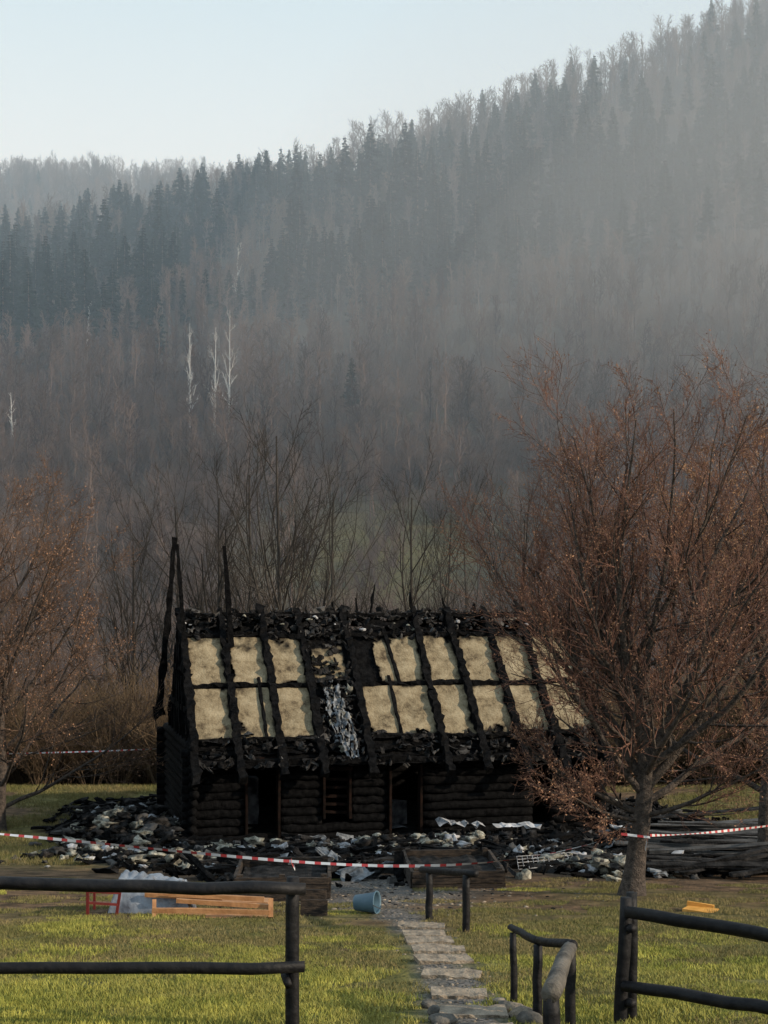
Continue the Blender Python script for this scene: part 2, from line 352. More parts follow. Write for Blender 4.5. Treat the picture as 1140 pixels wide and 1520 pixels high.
instancer('bare_forest',[far_decid(11),far_decid(12,.8),far_decid(13,1.2),far_decid(15,1.0)],P[~isc],hd[~isc])
# understory brush
def shrub(seed,m):
    r=np.random.default_rng(seed); n=20; a=r.random(n)*6.28; d=norm(np.stack([np.cos(a)*.45,np.sin(a)*.45,np.ones(n)*(.6+.6*r.random(n))],1))
    K=5;p=np.stack([np.cos(a)*.06,np.sin(a)*.06,np.full(n,-.03)],1);Q=[p]
    L=(.7+.4*r.random(n))[:,None]
    for k in range(K-1): p=p+d*L/(K-1);Q.append(p);d=norm(d+r.normal(size=d.shape)*.12)
    A=np.stack(Q,1);Ar=np.tile(np.linspace(.008,.003,K),(n,1))
    Bp,Br=grow(r,A,Ar,7,.15,1,.5,.45,3,.08,.1,.7,.0022)
    C,Cr=grow(r,Bp,Br,4,.1,1,.6,.6,2,.05,.12,.7,.0016,fall=.2)
    V,f,mm=combine([(tubes(A,Ar,3),0),(tubes(Bp,Br,3),0),(tubes(C,Cr,3),0)])
    return mesh_np('shrub_form',V,f,[m])
n=900; yb=49+50*rng.random(n)**1.4; xb=(rng.random(n)*2-1)*(.3*yb+5)
instancer('bare_shrubs',[shrub(1,BRUSH),shrub(2,BRUSH)],np.stack([xb,yb,ground(xb,yb)],1),2.0+2.0*rng.random(n))
n=2200; yb=100+260*rng.random(n); xb=(rng.random(n)*2-1)*(.3*yb+8); ab=xb/yb
k=~((np.abs(ab-.0)<.11)&(np.abs(yb-190)<34)&(rng.random(n)<.85)); xb,yb=xb[k],yb[k]
instancer('hillside_shrubs',[shrub(3,FORB),shrub(4,FORB)],np.stack([xb,yb,ground(xb,yb)],1),3+3.5*rng.random(len(xb)))
# ---- grass
GR=mat('grass_blades',(.11,.13,.024),(.4,.37,.075),.9,.75,c3=(.23,.23,.042),rand=(.24,.22,.055),spec=.2)
GR2=mat('dry_grass',(.1,.085,.032),(.26,.2,.09),3,.85,rand=(.12,.115,.035),spec=.2)
def patch(seed,n,h,m,size=.6):
    r=np.random.default_rng(seed); c=np.stack([(r.random(n)-.5)*size*1.15,(r.random(n)-.5)*size*1.15,np.full(n,-.005)],1)
    a=r.random(n)*6.28; s=np.stack([np.cos(a),np.sin(a),0*a],1)*.0035; hh=(h*(.4+.9*r.random(n)))[:,None]
    l=np.stack([r.normal(size=n)*.45,r.normal(size=n)*.45,np.ones(n)],1); l=norm(l); l2=norm(l+np.stack([r.normal(size=n)*.4,r.normal(size=n)*.4,0*a-.1],1))
    mid=c+l*hh*.55; tip=mid+l2*hh*.5
    V=np.stack([c-s,c+s,mid+s*.8,mid-s*.8,tip+s*.15,tip-s*.15],1).reshape(-1,3)
    b=np.arange(n)[:,None]*6; f=np.concatenate([b+np.array([0,1,2,3]),b+np.array([3,2,4,5])])
    V=V/size
    return mesh_np('grass_tuft_form',V,f,[m])
gx,gy=np.meshgrid(np.arange(-10,10,.45),np.arange(9,25,.45)); gx=gx.ravel()+rng.normal(size=gx.size)*.12; gy=gy.ravel()+rng.normal(size=gy.size)*.12
l,s_,g=masks(gx,gy); l=np.maximum(l,.22*(gy>17)*(1-s_)); k=(rng.random(len(gx))<l*1.05)&(np.abs(gx-path_x(gy))>.47); dry=(rng.random(len(gx))<np.clip(sm(12.5,17,gy)*.8+.1+.35*sn(gx,gy,1.3,4),0,1))
kk=k&~dry
instancer('lawn_grass',[patch(1,1200,.05,GR),patch(2,1200,.034,GR)],np.stack([gx,gy,0*gx],1)[kk],np.full(kk.sum(),.6)*(.7+.55*rng.random(kk.sum())),True)
kk=k&dry
instancer('dry_lawn_grass',[patch(3,900,.038,GR2)],np.stack([gx,gy,0*gx],1)[kk],np.full(kk.sum(),.6),True)
gx,gy=np.meshgrid(np.arange(-18,18,.9),np.arange(23,54,.9)); gx=gx.ravel()+rng.normal(size=gx.size)*.2; gy=gy.ravel()+rng.normal(size=gy.size)*.2
l,s_,g=masks(gx,gy); kk=(rng.random(len(gx))<l)&(s_<.3)
instancer('meadow_grass',[patch(5,500,.07,GR2),patch(6,500,.08,GR2)],np.stack([gx,gy,0*gx],1)[kk],np.full(kk.sum(),1.0),True)
# ---------------- house
H=empty('burnt_log_house',(HO[0],HO[1],-6.32),HA)
LEN=10.55; DEP=6.0
def pxu(px,v=0):
    a=(px-570)/F; c,s=math.cos(HA),math.sin(HA)
    return (a*(36+v*c)+4.67+v*s)/(c-a*s)
ops=[(1.27,2.16,0,2.05),(3.21,3.95,.55,1.75),(4.9,5.78,0,2.05),(8.74,9.25,.2,1.9)]
b=B(); nl=11; lr_=.118
for i in range(nl):
    z=.1+i*.215
    segs=[(-.25,LEN+.2)]
    for (u0,u1,z0,z1) in ops:
        if z0-.05<z<z1+.05:
            ns=[]
            for (a0,a1) in segs:
                if a0<u0 and a1>u1: ns+=[(a0,u0),(u1,a1)]
                else: ns.append((a0,a1))
            segs=ns
    for a0,a1 in segs: b.log((a0,0,z),(a1,0,z),lr_*(.9+.15*rng.random()),n=10,jit=.012)
    b.log((-.3,DEP,z),(LEN+.2,DEP,z),lr_,n=6,jit=.006)
    z2=z+.1
    b.log((0,-.25-.1*rng.random(),z2),(0,DEP+.25,z2),lr_,n=6,jit=.012)
    b.log((LEN,-.25,z2),(LEN,DEP+.25,z2),lr_,n=6,jit=.008)
    b.log((4.3,.1,z),(4.3,DEP-.1,z),.1,n=3)
b.obj('log_walls',[CH],H,True)
b=B()
for (u0,u1,z0,z1) in ops[:3]:
    b.beam((u0+.04,-.06,z0),(u0+.04,-.06,z1),.26,.06,.004,5,0,up=(1,0,0)); b.beam((u1-.04,-.06,z0),(u1-.04,-.06,z1),.26,.06,.004,5,0,up=(1,0,0))
    b.beam((u0,-.06,z1+.04),(u1,-.06,z1+.04),.3,.08,.004,4)
for z in (.7,.9,1.1,1.32,1.52): b.beam((3.29,.02,z),(3.87,.02,z-.03),.03,.07,.004,3)
b.obj('door_and_window_frames',[JAMB],H)
b=B(); b.beam((0,3,-.02),(LEN,3,-.02),DEP,.12,0,1); b.obj('floor',[CH2],H)
b=B(); b.beam((5.25,1.6,.1),(5.75,1.9,.1),.5,1.1,.02,3); b.beam((5.0,.9,.1),(5.6,1.0,.12),.5,.05,.02,3); b.beam((1.6,2.5,.1),(1.6,2.5,1.3),.8,.4,.03,3)
b.obj('burnt_furniture',[mat('scorched_furniture',(.03,.03,.034),(.2,.2,.21),4,.9)],H)
# roof geometry: s along slope from eave
RZ,EV,EZ=5.52,-.62,1.78; SL=math.hypot(3-EV,RZ-EZ); sd=((3-EV)/SL,(RZ-EZ)/SL); nr=(-sd[1],sd[0])
def rp(u,s,h=0,back=False):
    v=EV+sd[0]*s+nr[0]*h; z=EZ+sd[1]*s+nr[1]*h
    if back: v=6-v
    return (u,v,z)
for back,nm in((False,'roof_sheathing'),(True,'rear_roof_sheathing')):
    nu,ns=220,110; U=np.linspace(0,LEN,nu);S=np.linspace(.2,SL-.02,ns); V=[]
    for s in S:
        for u in U:
            h=-.05+.05*mn.noise(Vector((u*3,s*3,back*9)))+.03*mn.noise(Vector((u*11,s*11,3)))
            V.append(rp(u,s,h,back))
    fs=[]
    for j in range(ns-1):
        for i in range(nu-1):
            u=U[i];s=S[j]; q=mn.noise(Vector((u*1.6,s*2.6,7+back)))+.5*mn.noise(Vector((u*6,s*6,2)))
            edge=max(0,(s-4.3)/.9)+max(0,(.75-s)/.7)
            if q+edge*.45>.42+(.0 if edge>0 else .5): continue
            a0=j*nu+i; fs.append((a0,a0+1,a0+nu+1,a0+nu))
    mesh_np(nm,V,fs,[CH],H)
def panel_mat():
    m=bpy.data.materials.new('scorched_fibreboard'); m.use_nodes=True; nt=m.node_tree;N=nt.nodes;Lk=nt.links
    b=N['Principled BSDF']; b.inputs['Roughness'].default_value=.95; b.inputs['Specular IOR Level'].default_value=.1
    tc=N.new('ShaderNodeTexCoord'); n=N.new('ShaderNodeTexNoise'); n.inputs['Scale'].default_value=2.2; n.inputs['Detail'].default_value=14; n.inputs['Roughness'].default_value=.8; Lk.new(tc.outputs['Object'],n.inputs[0])
    r=N.new('ShaderNodeValToRGB'); Lk.new(n.outputs[0],r.inputs[0]); e=r.color_ramp.elements
    e[0].position=.37;e[0].color=(.055,.04,.025,1);e[1].position=.64;e[1].color=(.31,.255,.165,1); q=e.new(.47);q.color=(.18,.14,.085,1)
    at=N.new('ShaderNodeAttribute');at.attribute_name='char'
    mx=N.new('ShaderNodeMix');mx.data_type='RGBA'; Lk.new(at.outputs['Fac'],mx.inputs[0]);Lk.new(r.outputs[0],mx.inputs[6]);mx.inputs[7].default_value=(.008,.007,.006,1)
    Lk.new(mx.outputs[2],b.inputs['Base Color'])
    n2=N.new('ShaderNodeTexNoise');n2.inputs['Scale'].default_value=22;n2.inputs['Detail'].default_value=8;Lk.new(tc.outputs['Object'],n2.inputs[0]);bp=N.new('ShaderNodeBump');bp.inputs['Strength'].default_value=.8;bp.inputs['Distance'].default_value=.03;Lk.new(n2.outputs[0],bp.inputs['Height']);Lk.new(bp.outputs[0],b.inputs['Normal'])
    return m
raf_px=[290,358,422,482,553,667,724,782,838,886]
raf=[pxu(p,EV) for p in raf_px]; raf[0]=.02; raf[-1]=LEN
burn={(3,0):1.2,(3,1):.6,(4,1):.5,(1,1):.9,(1,0):.2,(0,1):.3,(4,0):.3,(5,1):.5,(2,1):.6,(6,0):.5}
V=[];fs=[];cc=[]
for bi in range(9):
    u0,u1=raf[bi]+.06,raf[bi+1]-.06
    for row,(s0,s1) in enumerate(((1.05,2.68),(2.78,4.42))):
        br=burn.get((bi,row),.02+.2*rng.random()); st=.035
        nu=max(2,int((u1-u0)/st));ns=int((s1-s0)/st); o=len(V); K=np.zeros((ns+1,nu+1)); 
        for j in range(ns+1):
            for i in range(nu+1):
                u=u0+(u1-u0)*i/nu;s=s0+(s1-s0)*j/ns
                ed=min(i/nu*(u1-u0)*1.8,(1-i/nu)*(u1-u0)*1.8,(j/ns)*(s1-s0)*(.55 if row==0 else 1.8),(1-j/ns)*(s1-s0)*(1.8 if row==0 else .55))
                if bi==4 and row==1: ed=min(ed,(i/nu-.33)*(u1-u0)*2)
                q=mn.noise(Vector((u*1.7,s*1.7,bi+5*row)))+.5*mn.noise(Vector((u*5,s*5,bi)))+.25*mn.noise(Vector((u*14,s*14,1)))
                k=ed*1.8+.14+q*.5-(br*.9 if bi==3 else br*.28); k=min(k,ed*8+.3+q*.3)
                K[j,i]=k; V.append(rp(u,s,.03+.02*mn.noise(Vector((u*2,s*2,4)))+.012*q)); c=min(1,max(0,1-(k)/.26)); cc.append((c,c,c,1))
        for j in range(ns):
            for i in range(nu):
                if K[j,i]>0.0: a0=o+j*(nu+1)+i; fs.append((a0,a0+1,a0+nu+2,a0+nu+1))
mesh_np('roof_fibreboard',V,fs,[panel_mat()],H,attrs={'char':cc})
b=B()
for i,u in enumerate(raf):
    e0=-.15-.25*rng.random(); top=SL+.1+rng.random()*.25
    m_=SL*(.4+.2*rng.random()); k=rng.normal()*.04
    b.beam(rp(u,e0,.07),rp(u+k,m_,.09),.19,.2,.026,20); b.beam(rp(u+k,m_-.02,.09),rp(u+rng.normal()*.04,top,.07),.17,.18,.03,18)
    b.beam(rp(u+.3*rng.random(),-.0,.05,True),rp(u,SL,.05,True),.12,.18,.012,14)
for u in (pxu(600,-.2),pxu(397),): b.beam(rp(u,.6,.05),rp(u,3.0,.05),.07,.08,.01,12)
b.beam(rp(pxu(590,1.5),2.7,.05),rp(pxu(583,1.5),4.7,.05),.09,.08,.01,12)
for (s,w) in ((2.73,.08),(4.46,.1),(1.0,.1),(SL-.02,.16)):
    for bi in range(9):
        if bi==3 and s<4: continue
        b.beam(rp(raf[bi],s+rng.normal()*.03,.06),rp(raf[bi+1],s+rng.normal()*.03,.06),w,.1,.018,8)
b.beam(rp(0,.35,.0),rp(LEN,.3,.0),.14,.14,.015,30)
for s in (.25,.45,.62,.8):
    b.beam(rp(-.1,s,-.02-.03*rng.random()),rp(LEN,s,-.03),.13,.03,.018,60)
b.obj('rafters_and_battens',[CH],H)
b=B()
for i in range(560):
    u=rng.random()*LEN; s=(4.35+rng.random()*1.0) if i%2 else (.05+rng.random()*1.1)
    if i%5==0: u=raf[3]+rng.random()*(raf[4]-raf[3]); s=.8+rng.random()*4
    p=Vector(rp(u,s,.06+.05*rng.random())); d=Vector(rng.normal(size=3)); d.normalize(); d=Vector((d.x,d.y*.5,d.z*.5))*(.06+.16*rng.random())
    b.beam(p-d,p+d,.04+.12*rng.random(),.015+.03*rng.random(),.02,3,roll=rng.random()*3,mi=int(rng.random()<.15))
b.obj('charred_roof_fragments',[CH2,GREYWOOD],H)
b=B()
for px,tp,lean in ((553,868,-.06),(530,888,.04),(660,888,.06),(495,893,.03),(610,880,.04),(403,912,0),(455,898,.02),(350,905,.0),(705,895,.03),(765,890,-.04),(820,900,.02)):
    u=pxu(px,3); D=36+u*math.sin(HA)+3*math.cos(HA); top=(870-tp)/F*D+6.32
    b.beam((u+lean*2,3,RZ-.3),(u-lean,3,top),.1,.1,.015,6,taper=.3)
def hl(px,py,v):
    u=pxu(px,v); D=36+u*math.sin(HA)+v*math.cos(HA); return (u,v,(870-py)/F*D+6.32)
b.beam(hl(235,1062,4.2),hl(260,798,4.0),.18,.16,.018,20,taper=.6)
b.beam(hl(274,960,2.2),hl(263,808,2.4),.12,.12,.008,16,taper=.6)
b.beam(hl(343,960,2.2),hl(333,810,2.2),.15,.15,.008,14,taper=.6)
b.beam(hl(228,1058,4.2),hl(243,1055,4.2),.2,.25,.04,3)
b.obj('standing_charred_poles',[CH],H)
b=B()
for x in (0,LEN):
    for v in (.9,1.7,2.5,3.0,3.6,4.4,5.2):
        top=2.3+(RZ-2.45)*(1-abs(v-3)/3.); b.beam((x,v,2.35),(x+rng.normal()*.03,v,top),.12,.12,.012,8)
    b.beam((x,.9,3.2),(x,5.1,3.25),.1,.14,.012,8); b.beam((x,1.9,4.2),(x,4.1,4.2),.1,.12,.012,6)
    for k in range(9):
        z=2.5+k*.2; w=(RZ-z)/(RZ-2.4)*3-.1
        if k%3!=2: b.beam((x+.04,3-w,z),(x+.04,3-w+w*(.7+.8*rng.random()),z+rng.normal()*.03),.03,.18,.012,8)
for u in raf[1:-1:1]:
    b.beam((u,.1,2.5),(u,5.9,2.5),.12,.16,.01,8); b.beam((u,1.6,3.9),(u,4.4,3.9),.1,.12,.01,5)
b.obj('gable_frames',[CH],H)
def ico_template():
    import bmesh
    bm=bmesh.new(); bmesh.ops.create_icosphere(bm,subdivisions=2,radius=1); bm.verts.ensure_lookup_table()
    v=np.array([q.co[:] for q in bm.verts]); f=np.array([[q.index for q in ff.verts] for ff in bm.faces]); bm.free(); return v,f
IV,IF=ico_template()
def lumps(name,cs,ss,mats,parent=None,mi=None,sq=.6,nz=.35):
    Vs=[];Fs=[];o=0
    for c,s in zip(cs,ss):
        v=IV.copy(); q=rng.normal(size=3)*5
        d=np.array([mn.noise(Vector(p*1.6+q))+.6*mn.noise(Vector(p*4+q)) for p in v]); v=v*(1+nz*2*d)[:,None]
        sc=s*np.array([.7+.7*rng.random(),.7+.7*rng.random(),sq*(.6+.6*rng.random())]); an=rng.random()*6.28
        R=np.array([[math.cos(an),-math.sin(an),0],[math.sin(an),math.cos(an),0],[0,0,1]]); v=(v*sc)@R.T+np.array(c); Vs.append(v);Fs.append(IF+o);o+=len(v)
    m=None
    if len(mats)>1: m=np.repeat(rng.integers(0,len(mats),len(Vs)),len(IF))
    return mesh_np(name,np.concatenate(Vs),np.concatenate(Fs),mats,parent,midx=m)
cs=[];ss=[]
for i in range(46):
    t=rng.random(); u=pxu(503+rng.normal()*13,.5); s=.6+2.3*t; cs.append(rp(u+rng.normal()*.08,s,.06)); ss.append(.03+.07*rng.random())
lumps('hanging_insulation',cs,ss,[FOIL,WOOL,CH2,CH],H,sq=1.2,nz=.8)
nu,nv=26,60; V=[];fs=[]
for j in range(nv):
    for i in range(nu):
        a_=i/(nu-1);c_=j/(nv-1); s=.15+2.4*c_; cx=pxu(514-16*c_,.3); wd=.5*(.5+.6*math.sin(c_*3.0)); u=cx+(a_-.5)*wd+.09*mn.noise(Vector((0,s*3,1)))
        h=.12+.22*abs(mn.noise(Vector((u*5,s*4,2))))+.06*mn.noise(Vector((u*14,s*11,5)))+.12*(1-c_)**2; V.append(rp(u,s,h))
for j in range(nv-1):
    for i in range(nu-1):
        if mn.noise(Vector((i*.3,j*.14,9)))+.5*mn.noise(Vector((i*.8,j*.4,4)))<.06: a0=j*nu+i; fs.append((a0,a0+1,a0+nu+1,a0+nu))
mesh_np('hanging_membrane',V,fs,[FOIL],H)
cs=[];ss=[]
for i in range(60):
    u=rng.random()*LEN; cs.append(rp(u,4.5+.8*rng.random(),.08)); ss.append(.02+.05*rng.random())
lumps('ridge_ash',cs,ss,[WHITE,CH2,WOOL,CH2],H)
# ---------------- debris field
b=B()
def scatter(n,fn):
    out=[]
    while len(out)<n:
        x=rng.uniform(-9,10);y=rng.uniform(23,44)
        u,v=hloc(x,y)
        if 0<u<LEN and 0<v<DEP: continue
        if rng.random()<fn(x,y): out.append((x,y))
    return out
def sden(x,y):
    l,s,g=masks(np.array(x),np.array(y)); return float(s)
for x,y in scatter(2600,sden):
    z=gz(x,y)+.02+.12*rng.random()**2; a=rng.random()*6.28; L=.05+.3*rng.random()**2*2; d=Vector((math.cos(a),math.sin(a),rng.normal()*.25))*L/2
    b.beam(Vector((x,y,z))-d,Vector((x,y,z))+d,.03+.14*rng.random(),.02+.07*rng.random(),.02,3,mi=int(rng.random()<.35)+int(rng.random()<.16),roll=rng.random()*3)
for x,y in scatter(170,sden):
    z=gz(x,y)+.1; a=rng.normal()*.6; L=.8+1.8*rng.random(); d=Vector((math.cos(a),math.sin(a),rng.normal()*.07))*L/2
    b.beam(Vector((x,y,z))-d,Vector((x,y,z))+d,.1+.08*rng.random(),.04+.05*rng.random(),.012,8,mi=int(rng.random()<.3))
for x,y in scatter(60,sden):
    z=gz(x,y)+.12; a=rng.random()*6.28; L=.25+.5*rng.random(); d=Vector((math.cos(a),math.sin(a),rng.normal()*.15))*L/2
    b.beam(Vector((x,y,z))-d,Vector((x,y,z))+d,.15+.3*rng.random(),.012,.03,5,mi=3,roll=rng.normal()*.4)
b.obj('charred_debris',[CH,CH2,GREYWOOD,FOIL])
def pile(cx,cy,rx,ry,h,n):
    o=[]
    for i in range(n):
        q=rng.normal(size=2)*.5; e=math.exp(-(q@q)); o.append((cx+q[0]*rx,cy+q[1]*ry,gz(cx+q[0]*rx,cy+q[1]*ry)+h*e*rng.random()))
    return o
def spot(px,py): 
    D=4172/(py-1138); D=min(D,37+ .0); return ((px-570)/F*D,D)
cs=[]
for px,py,rx,ry,h,n in ((205,1245,1.5,3,.6,190),(140,1275,1.4,2,.3,140),(240,1285,1.2,1.5,.3,60),(560,1262,.8,2,.3,46),(670,1262,1.3,2,.35,60),(900,1300,.6,1.0,.4,70),(870,1290,1.0,1.5,.3,60),(985,1300,.5,.8,.25,26),(480,1270,1.2,2,.3,50),(380,1265,1.4,2.5,.25,50),(800,1275,1.4,2,.25,46),(1010,1190,1.2,2,.5,50)):
    x,y=spot(px,py); cs+=pile(x,y,rx,ry,h,n)
for x,y in scatter(320,sden): cs.append((x,y,gz(x,y)+.05))
ss=[.03+.12*rng.random()**1.5 for _ in cs]
lumps('insulation_rubble',cs,ss,[WOOL,WOOL,WOOL,CH2,CH2,WHITE,GREYWOOD],nz=.75)
cs=pile(-6.3,36.5,1.4,3.0,.9,170)+pile(-5.2,34.3,1.0,1.2,.5,50)+pile(7.3,36,1.5,3,.8,60)+pile(2,35.2,4,1,.3,60)
lumps('soot_heap',cs,[.06+.14*rng.random() for _ in cs],[CH,CH2,CH2,WOOL,GREYWOOD],nz=.8)
def strip(name,pts,w,m,n=10,jit=.02,th=.02):
    bb=B()
    for i in range(len(pts)-1): bb.beam(pts[i],pts[i+1],w,th,jit,n)
    return bb.obj(name,[m])
def on(px,py,h=0.05):
    x,y=spot(px,py); return (x,y,gz(x,y)+h)
strip('white_sheet_metal',[on(735,1250,.3),on(800,1249,.28)],.5,mat('white_sheet',(.3,.3,.3),(.6,.6,.62),3,.6,.2),10,.03)
strip('white_sheet_metal',[on(650,1238,.4),on(720,1249,.3)],.3,WHITE,10,.05)
strip('white_board',[on(150,1187,.1),on(185,1183,.12)],.5,WHITE,4,.02)
strip('white_board',[on(75,1179,.1),on(140,1177,.12)],.3,GREYWOOD,4,.02)
strip('white_board',[on(905,1222,.25),on(930,1232,.2)],.35,WHITE,4,.03)
strip('white_board',[on(975,1296,.1),on(1010,1288,.3)],.16,WHITE,4,.02)
b=B(); c=np.array(on(770,1300,.08)); c2=np.array(on(855,1292,.1)); dd=c2-c
for i in range(12):
    p=c+dd*i/11; b.beam(p,p+np.array([.1,1.5,-.05]),.008,.008)
for j in range(5):
    q=np.array([.1,1.5,-.05])*j/4; b.beam(c+q,c2+q,.008,.008)
b.obj('wire_rack',[WHITE])
b=B()
for i in range(34):
    D=25.5+i*.3+rng.normal()*.1; x0=(945-570)/F*D+rng.normal()*.35; L=3.2+1.5*rng.random(); z=gz(x0,D)+.12+.25*rng.random()+.01*i
    an=rng.normal()*.12-.12
    b.beam((x0,D,z),(x0+L*math.cos(an),D+L*math.sin(an)*1.2,z-.02+rng.normal()*.1),.19,.035,.008,6,mi=int(rng.random()<.35),roll=rng.normal()*.15)
for i in range(10):
    D=24.6+rng.random()*2;x0=4.4+rng.random()*1.6; b.beam((x0,D,gz(x0,D)+.1),(x0+1.6,D-.3+rng.random(),gz(x0,D)+.12+.3*rng.random()),.14,.05,.01,5,mi=1)
b.obj('collapsed_deck_boards',[GREYWOOD,CH2])
# ---------------- raised beds
def bed(name,p,wx,wy,h,rz,m):
    e=empty(name,p,rz); b=B(); t=.05
    for k in range(3):
        z=(k+.5)*h/3; hh=h/3-.012
        b.beam((0,0,z),(wx,0,z),t,hh,.004,6); b.beam((0,wy,z),(wx,wy,z),t,hh,.004,6)
        b.beam((0,t/2+.003,z),(0,wy-t/2-.003,z),t,hh,.004,5); b.beam((wx,t/2+.003,z),(wx,wy-t/2-.003,z),t,hh,.004,5)
    b.obj('side_boards',[m],e); b=B()
    for q in((.07,.07),(wx-.07,.07),(.07,wy-.07),(wx-.07,wy-.07),(wx/2,.07)): b.beam((q[0],q[1],0),(q[0],q[1],h+.03),.08,.08,.004,2)
    b.obj('corner_posts',[m],e); b=B(); b.beam((.05,wy/2,h*.5),(wx-.05,wy/2,h*.5),wy-.1,.08,.012,12); b.obj('soil',[CH2],e); return e
x,y=spot(612,1318); bed('raised_garden_bed',(x,y,gz(x,y)-.03),1.45,1.9,.3,.06,OLDWOOD)
x,y=spot(345,1338); bed('raised_garden_bed',(x,y+.3,gz(x,y)-.03),1.35,1.6,.32,.03,OLDWOOD)
b=B(); x,y=spot(592,1310); b.beam((x,y,gz(x,y)),(x,y+.3,gz(x,y)+.42),.16,.12,.01,4); x,y=spot(300,1305); b.beam((x-.3,y,gz(x,y)+.5),(x+.25,y-.4,gz(x,y)+.03),.14,.06,.01,6); b.beam((x-.2,y+.2,gz(x,y)+.1),(x+2.6,y+.3,gz(x,y)+.22),.1,.1,.015,12)
b.obj('fallen_charred_beams',[CH])
e=empty('pine_plank_stack'); b=B()
D=18.5
for (xa,ya,xb_,yb_,dy) in ((226,1351,400,1354,0),(262,1337,404,1346,.12),(215,1328,330,1333,.5),(250,1328,392,1335,.4)):
    p=W(xa,ya,D+dy);q=W(xb_,yb_,D+dy); b.beam(p,q,.05,.055,.002,3,mi=0)
b.beam(W(232,1333,D+.8),W(400,1338,D+.7),.3,.03,.002,3)
b.beam(W(229,1366,D-.05),W(229,1336,D+.1),.05,.05,.0,1); b.beam(W(402,1362,D),W(402,1334,D+.1),.06,.05,.0,1)
b.beam(W(228,1360,D+.3),W(400,1361,D+.3),.5,.03,.002,3)
b.obj('planks',[PINE],e)
b=B(); b.beam(W(446,1349,18.9),W(486,1350,18.9),.03,.24,.002,2); b.beam(W(320,1326,20),W(484,1330,20),.04,.16,.004,4); b.obj('brown_board',[OLDWOOD])
b=B(); D=18.7
pts=[W(130,1364,D),W(130,1323,D),W(178,1325,D+.1),W(172,1364,D+.1)]
for i in range(3): b.beam(pts[i],pts[i+1],.035,.035,.0,1)
b.beam(W(126,1363,D-.1),W(176,1364,D-.1),.035,.035); b.beam(W(130,1340,D),W(176,1343,D+.1),.03,.03); b.beam(W(140,1350,D+.4),W(140,1322,D+.4),.03,.03); b.beam(W(130,1323,D),W(140,1319,D+.4),.03,.03)
b.obj('red_metal_frame',[RED])
nu,nv=60,50; V=[];x0,y0=-3.55,19.0
for j in range(nv):
    for i in range(nu):
        a=i/(nu-1);c=j/(nv-1); ex_=min(a,1-a)*1.25;ey=min(c,1-c)*.9
        h=.5*min(1,min(ex_,ey)*7)*(1-.3*a); q=mn.noise(Vector((a*4,c*4,1)))*.09+abs(mn.noise(Vector((a*9,c*7,5))))*.07
        xx_=x0+a*1.05+.03*q;yy_=y0+c*.8; V.append((xx_,yy_,gz(xx_,yy_)+.01+max(0,h+q*(h>.05))))
i_=np.arange(nu*nv).reshape(nv,nu); mesh_np('plastic_covered_crate',V,np.stack([i_[:-1,:-1],i_[:-1,1:],i_[1:,1:],i_[1:,:-1]],-1).reshape(-1,4),[PLAST],smooth=False)
e=empty('blue_bucket'); bx,by=spot(545,1356); bz=gz(bx,by)
b=B(); S=28; ax=Vector((1,-.35,.08)).normalized(); c0=Vector((bx-.15,by,bz+.13)); s1=ax.cross(Vector((0,0,1))).normalized(); s2=s1.cross(ax)
rings=[(0,.0),(0,.1),(.28,.135),(.285,.15),(.3,.15),(.3,.137),(.28,.128),(.02,.092),(.02,0)]
vs=[];fs=[]
for (t,r) in rings:
    for k in range(S): an=k/S*6.2832; vs.append(c0+ax*t+(s1*math.cos(an)+s2*math.sin(an))*r)
for i in range(len(rings)-1):
    for k in range(S): fs.append((i*S+k,i*S+(k+1)%S,(i+1)*S+(k+1)%S,(i+1)*S+k))
b.add(vs,fs); b.obj('shell',[BLUE],e,True)
b=B(); prev=None
for k in range(13):
    an=math.pi*k/12; p=c0+ax*(.29+.12*math.sin(an))+s1*math.cos(an)*.15-s2*.08*math.sin(an)
    if prev: b.beam(prev,p,.008,.008)
    prev=p
b.obj('handle',[GREYWOOD],e)
b=B(); D=19.3
b.beam(W(1018,1349,D),W(1062,1356,D-.2),.3,.06,.002,2); b.beam(W(1020,1341,D+.1),W(1060,1347,D),.05,.06,.002,2); b.beam(W(1050,1360,D-.3),W(1135,1372,D-.6),.1,.04,.002,3); b.beam(W(1110,1374,D-.7),W(1170,1378,D-.7),.12,.03,.002,3)
b.obj('yellow_pine_boards',[YPINE])
# ---------------- path steps
e=empty('stepped_path'); b=B()
for py,l,r in ((1377,590,660),(1390,598,662),(1402,602,672),(1416,612,690),(1431,618,700),(1449,628,712),(1476,640,722),(1505,652,752),(1545,662,766),(1600,680,790)):
    D=4172/(py-1138); zc=gz((l+r)/2/F*D-570/F*D,D)+.02
    b.beam(((l-570)/F*D,D,zc),((r-570)/F*D,D+rng.normal()*.05,zc+rng.normal()*.01),.27,.05,.006,7)
b.obj('step_slabs',[STONE],e)
cs=[];ss=[]
for i in range(600):
    y=rng.uniform(10,24); x=float(path_x(y))+rng.normal()*(.16 if y<19 else .6); cs.append((x,y,gz(x,y)+.0)); ss.append(.008+.015*rng.random())
for px,py,s in ((636,1492,.07),(646,1503,.08),(655,1516,.08),(765,1500,.09),(778,1508,.1),(752,1495,.08),(742,1488,.06),(790,1518,.1),(600,1378,.05)):
    D=4172/(py-1138); x=(px-570)/F*D; cs.append((x,D,gz(x,D)+.02)); ss.append(s)
lumps('edge_stones',cs,ss,[GREYLOG,GREYLOG,STONE],e,sq=.7,nz=.15)
cs=[];ss=[]
for i in range(700):
    x=rng.normal()*1.5-.1;y=22.3+rng.normal()*1.6; cs.append((x,y,gz(x,y)));ss.append(.01+.022*rng.random())
lumps('gravel',cs,ss,[STONE,GREYLOG,CH2],nz=.2)
